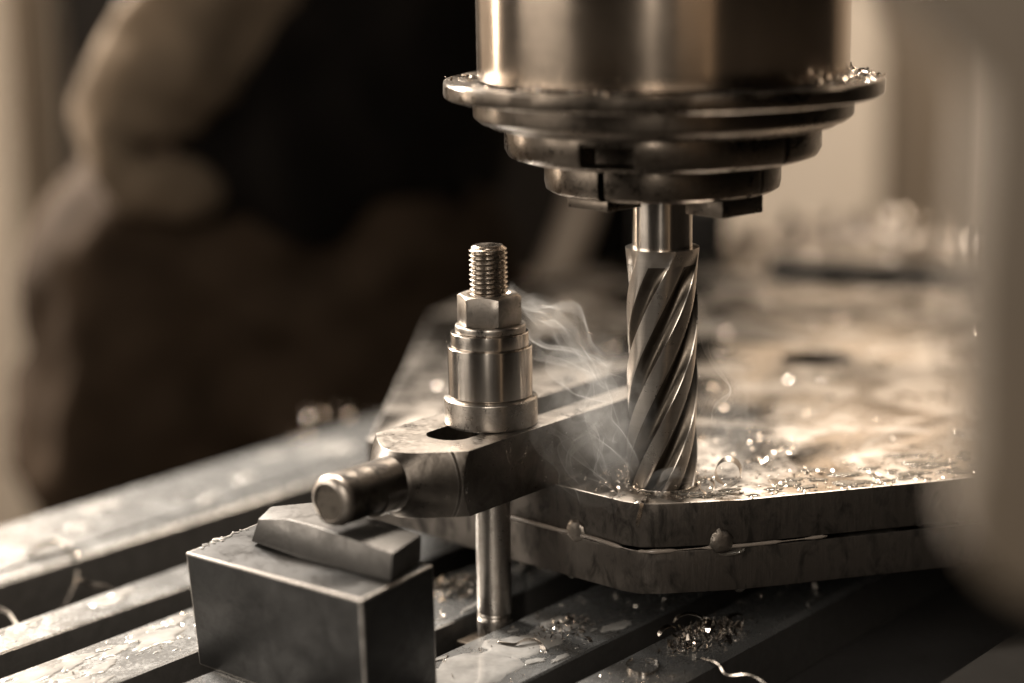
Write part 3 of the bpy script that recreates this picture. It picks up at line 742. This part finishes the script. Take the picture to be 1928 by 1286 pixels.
curl([(74, 757, 0.6), (79.5, 749, 1.5), (83, 744, -1.5), (92, 742, -1), (100, 736, -4), (112, 731, -8)], 1.0, 'long wavy swarf strip trailing off the land into the dark gutter', 0.12, (0.3, 0.5, 1))
curl([(-232, 903, 0.8), (-226, 911, 3.5), (-220, 914, 4.2), (-212, 908, 1.0), (-207, 903, 0.5)], 3.0, 'arched swarf strip lying on the edge of the far rail', 0.2, (0.3, -0.4, 1))
curl([(-204.5, 886, -0.6), (-204, 882, -4), (-207, 876, -11), (-212, 868, -18), (-222, 862, -24)], 3.0, 'blurred swarf strip bending down into the gutter at the left', 0.2, (0.6, -0.4, 0.4))
curl([(-204, 883, -4), (-196, 879, -6), (-188, 876, -6), (-178, 868, -12), (-172, 862, -18)], 3.6, 'blurred swarf strip reaching right across the gutter at the left', 0.2, (0.1, -0.6, 0.6))
curl([(-236, 850, -6), (-226, 840, -4.5), (-219, 832, -10), (-216, 828, -20)], 2.0, 'blurred swarf arc in the gutter at the left picture edge', 0.2, (0.2, 0.3, 1))
hr = random.Random(5)
for k, lab in enumerate(('largest curl arching on top of the chip heap', 'curl leaning at the left of the chip heap', 'curl lying across the middle of the chip heap', 'curl at the right end of the chip heap', 'flat curl in front of the chip heap')):
    cx, cy = ((72, 789), (62, 777), (80, 782), (92, 791), (86, 774))[k]; r = (6.5, 5, 5.5, 4.5, 4)[k]; a0 = (0, 40, 75, 20, 110)[k]
    pts = []
    for j in range(6):
        a = R_(10 + 32 * j); t = r * math.cos(a)
        pts.append((cx + t * math.cos(R_(a0)), cy + t * math.sin(R_(a0)), 0.8 + r * 0.75 * math.sin(a) + (2.5 if k != 4 else 0)))
    curl(pts, 2.2, lab, 0.15, (-math.sin(R_(a0)), math.cos(R_(a0)), 0.2))

def puddle_mesh(items, z):
    V, Fc = [], []
    for cx, cy, rx, ry, rot, h, sd in items:
        n = 40; b = len(V); rows = ((1.0, 0.02), (0.93, 0.6), (0.8, 0.92), (0.45, 1.0))
        for q, hh in rows:
            for k in range(n):
                a = 2 * math.pi * k / n
                f = 1 + 0.55 * noise.noise(Vector((math.cos(a) * 1.3 + sd * 7.3, math.sin(a) * 1.3, sd))) + 0.22 * noise.noise(Vector((math.cos(a) * 4, math.sin(a) * 4 + sd * 3.1, sd)))
                x = rx * f * q * math.cos(a); y = ry * f * q * math.sin(a)
                V.append((cx + x * math.cos(rot) - y * math.sin(rot), cy + x * math.sin(rot) + y * math.cos(rot), z + h * hh))
        for r_ in range(len(rows) - 1):
            for k in range(n):
                k2 = (k + 1) % n
                Fc.append((b + r_ * n + k, b + r_ * n + k2, b + (r_ + 1) * n + k2, b + (r_ + 1) * n + k))
        Fc.append(tuple(b + (len(rows) - 1) * n + k for k in range(n)))
        Fc.append(tuple(b + k for k in range(n))[::-1])
    return mesh(V, Fc, 'puddles', 60)
SLA = R_(90) - YAW
def puddles(items, z, label, mat='milky'):
    o = obj('coolant_puddles', puddle_mesh(items, z), M[mat])
    return tag(o, label, 'coolant', kind='stuff')
def along(n0, n1, d0, d1, cnt, sd, big=9):
    rnd = random.Random(sd); out = []
    for k in range(cnt):
        r = 0.6 + big * rnd.random() ** 2.5; n_ = rnd.uniform(n0 + 2, n1 - 2)
        r = min(r, 3.0 * min(n_ - n0, n1 - n_)); ry = min(r * rnd.uniform(0.3, 0.6), 0.62 * min(n_ - n0, n1 - n_))
        x, y = nd(n_, rnd.uniform(d0, d1))
        out.append((x, y, r, ry, SLA + rnd.uniform(-.25, .25), 0.25 + 0.03 * r, rnd.uniform(0, 50)))
    return out
puddles(along(-674, -652, 440, 640, 26, 3, 13), 0.02, 'coolant puddles on the narrow land left of the block')
puddles(along(-627, -588.5, 440, 570, 60, 4, 14), 0.02, 'coolant puddles on the wide land left of the block')
puddles(along(-564.5, -525, 590, 720, 30, 5, 12), 0.02, 'coolant puddles on the land behind the stud')
puddles(along(-502, -458, 575, 660, 20, 6, 9) + [(*nd(-480, 572), 26, 15, SLA, 0.5, 2.2), (*nd(-482, 606), 20, 13, SLA, 0.45, 7.2)], 0.02, 'coolant puddles on the land in front of the stud')
puddles(along(-796, -742, 500, 800, 40, 8, 12), 0.02, 'coolant drops on the far table rail')
rnd = random.Random(9)
puddles([(rnd.uniform(-127, -100), 0, rnd.uniform(.4, 1.5), 1, 0, 0.5, k) for k in range(0)] + [(-119.7, 767.8, 2.2, 1.6, 0, 0.7, 1)] + [(-126 + 0.62 * 26 * t + rnd.uniform(-1, 2), 757.5 + 0.98 * 26 * t + rnd.uniform(-1, 1), rnd.uniform(.4, 1.1), rnd.uniform(.4, .9), 0, 0.4, t * 9) for t in [rnd.random() for _ in range(26)]], ZB + 0.02, 'small coolant drops on the left end of the black block')
it = []
for k in range(150):
    x, y, _ = platefield(rnd); r = 1 + 9 * rnd.random() ** 2.2
    if (x - AX) ** 2 + (y - AY) ** 2 < 900: continue
    it.append((x, y, r, r * rnd.uniform(.4, .9), rnd.uniform(0, 3), 0.3 + 0.05 * r, rnd.uniform(0, 60)))
for k in range(160):
    x, y, _ = edgefield(rnd); r = 0.5 + 4 * rnd.random() ** 2.2; y += r * 1.3
    it.append((x, y, r * 1.6, r * 0.8, R_(15), 0.3 + 0.06 * r, rnd.uniform(0, 60)))
puddles(it, 60.32, 'coolant puddles and drops on the top of the upper plate', 'oil')

# ------------------------------------------------------------------ smoke round the cutter
def smoke_mat():
    N = NT('smoke'); v = N.n('ShaderNodeVolumePrincipled')
    v.inputs['Color'].default_value = (0.95, 0.93, 0.90, 1); v.inputs['Density'].default_value = 48
    v.inputs['Anisotropy'].default_value = 0.35
    N.l(v.outputs[0], N.out.inputs['Volume']); return N.m
M['smoke'] = smoke_mat()
def sheet(ctrl, wvec, amp, folds, sd, thick=0.4, nu=14, nv=34):
    P = spline(ctrl, nu); m = len(P); W = Vector(wvec); G = []
    for i in range(m):
        u = i / (m - 1)
        t = (P[min(i + 1, m - 1)] - P[max(i - 1, 0)]).normalized()
        nrm = t.cross(W).normalized()
        row = []
        for j in range(nv + 1):
            v = j / nv - 0.5
            q = P[i] + W * v * (0.35 + 0.65 * math.sin(math.pi * min(1, u * 1.1 + 0.05)))
            q = q + nrm * (amp * math.sin(2 * math.pi * folds * (v + 0.25 * math.sin(3 * u + sd))) * (0.3 + u))
            nz = noise.noise_vector(q * 0.055 + Vector((sd * 3.7, 0, 0)))
            nz2 = noise.noise_vector(q * 0.14 + Vector((0, sd * 2.1, 0)))
            row.append(q + nz * amp * 1.7 + nz2 * amp * 0.2)
        G.append(row)
    V, Fc = [], []; k1 = nv + 1
    def nrm_at(i, j):
        a = G[min(i + 1, m - 1)][j] - G[max(i - 1, 0)][j]; b = G[i][min(j + 1, nv)] - G[i][max(j - 1, 0)]
        c = a.cross(b); return c.normalized() if c.length > 1e-9 else Vector((0, 0, 1))
    for sgn in (1, -1):
        for i in range(m):
            for j in range(k1):
                e = min(i, m - 1 - i, j, nv - j); tk = thick * (0.08 if e == 0 else 0.6 if e == 1 else 1)
                V.append(G[i][j] + nrm_at(i, j) * (sgn * tk * 0.5))
    o = m * k1
    for i in range(m - 1):
        for j in range(nv):
            a, b, c, d = i * k1 + j, i * k1 + j + 1, (i + 1) * k1 + j + 1, (i + 1) * k1 + j
            Fc.append((a, b, c, d)); Fc.append((o + d, o + c, o + b, o + a))
    for i in range(m - 1):
        for j in (0, nv):
            a, d = i * k1 + j, (i + 1) * k1 + j
            Fc.append((a, d, o + d, o + a))
    for j in range(nv):
        for i in (0, m - 1):
            a, b = i * k1 + j, i * k1 + j + 1
            Fc.append((a, b, o + b, o + a))
    c = P[0]
    return mesh(V, Fc, 'smoke', 180, c), c
wisps = [
 ([(50, 792, 64), (42, 786, 78), (34, 790, 94), (36, 800, 108), (26, 806, 118), (14, 808, 128)], (4, 20, 10), 4.5, 1.5, 1, 'smoke wisp rising from the cutter foot past the spacer sleeve'),
 ([(48, 788, 66), (36, 780, 72), (22, 772, 80), (12, 768, 92), (16, 772, 100)], (2, 16, 16), 4.0, 1.8, 2, 'smoke wisp drifting left along the side of the clamp bar'),
 ([(46, 790, 82), (38, 800, 98), (30, 812, 112), (18, 816, 116), (8, 812, 124), (16, 806, 136)], (8, 14, 12), 5.0, 1.6, 3, 'curling smoke wisp over the open end of the clamp'),
 ([(78, 792, 62), (84, 790, 72), (80, 796, 86), (86, 800, 100), (80, 802, 118), (84, 806, 130)], (12, 10, 4), 3.0, 1.4, 4, 'thin smoke wisp climbing along the right side of the cutter'),
 ([(66, 786, 61), (76, 780, 64), (84, 780, 70), (92, 784, 74)], (4, 14, 8), 3.0, 1.6, 5, 'low smoke swirl at the right foot of the cutter'),
 ([(44, 800, 100), (34, 806, 112), (26, 812, 126), (14, 818, 132), (6, 822, 140)], (10, 10, 10), 6.0, 2.0, 6, 'faint upper smoke curl beside the hexagonal nut'),
 ([(44, 786, 66), (36, 780, 80), (30, 776, 92), (22, 774, 84), (18, 770, 76)], (3, 14, 14), 5.0, 2.2, 7, 'folded smoke veil in front of the clamp side'),
 ([(46, 789, 62), (34, 779, 66), (24, 771, 74), (26, 773, 86), (34, 778, 92)], (2, 10, 18), 4.0, 1.6, 9, 'smoke wisp curling back along the lower clamp edge'),
 ([(40, 800, 92), (30, 806, 96), (18, 812, 104), (20, 810, 114), (30, 806, 116)], (6, 14, 10), 4.0, 1.3, 12, 'small smoke curl above the near clamp arm'),
 ([(60, 788, 60), (66, 782, 64), (60, 778, 68), (68, 776, 74)], (14, 6, 4), 3.0, 1.5, 8, 'dense smoke puff right in front of the cutter tip'),
]
def veil_mat():
    N = NT('smoke_veil'); v = N.n('ShaderNodeVolumePrincipled')
    tc = N.n('ShaderNodeTexCoord'); P_ = tc.outputs['Object']
    gr = N.n('ShaderNodeTexGradient'); gr.gradient_type = 'SPHERICAL'
    mp = N.map(P_, (1 / 0.034, 1 / 0.026, 1 / 0.036)); N.l(mp, gr.inputs[0])
    warp = N.n('ShaderNodeTexNoise'); warp.inputs['Scale'].default_value = 38; N.l(P_, warp.inputs['Vector'])
    ad = N.n('ShaderNodeVectorMath', operation='MULTIPLY_ADD'); ad.inputs[1].default_value = (0.05, 0.05, 0.05)
    N.l(warp.outputs['Color'], ad.inputs[0]); N.l(P_, ad.inputs[2])
    a = N.noise(ad.outputs[0], 70, 3, 0.5, 0.0)
    ridge = N.math('SUBTRACT', 1.0, N.math('MULTIPLY', N.math('ABSOLUTE', N.math('SUBTRACT', a, 0.5)), 9.0))
    ridge = N.math('MAXIMUM', ridge, 0.0)
    d = N.math('MULTIPLY', N.math('ADD', N.math('MULTIPLY', ridge, 19.0), 1.6), gr.outputs[1])
    N.l(d, v.inputs['Density']); v.inputs['Color'].default_value = (0.95, 0.93, 0.90, 1); v.inputs['Anisotropy'].default_value = 0.35
    N.l(v.outputs[0], N.out.inputs['Volume']); return N.m
M['veil'] = veil_mat()
for c, sc3, lab in (((28, 792, 92), (1, 1, 1.1), 'hazy veil of smoke between the spacer sleeve and the cutter'), ((84, 796, 86), (0.62, 0.8, 0.9), 'hazy veil of smoke along the right side of the cutter')):
    bm = bmesh.new(); bmesh.ops.create_icosphere(bm, subdivisions=3, radius=1.0)
    for v in bm.verts: v.co = Vector((v.co.x * 0.034, v.co.y * 0.026, v.co.z * 0.036))
    me = bpy.data.meshes.new('veil'); bm.to_mesh(me); bm.free()
    vo = obj('smoke_veil', me, M['veil'], None, c); vo.scale = sc3
    tag(vo, lab, 'smoke', 'veils of cutting smoke', 'stuff')
for c, wv, amp, fo, sd, lab in wisps:
    me, o0 = sheet(c, wv, amp, fo, sd)
    tag(obj('smoke_wisp', me, M['smoke'], None, tuple(o0)), lab, 'smoke', 'wisps of cutting smoke', 'stuff')
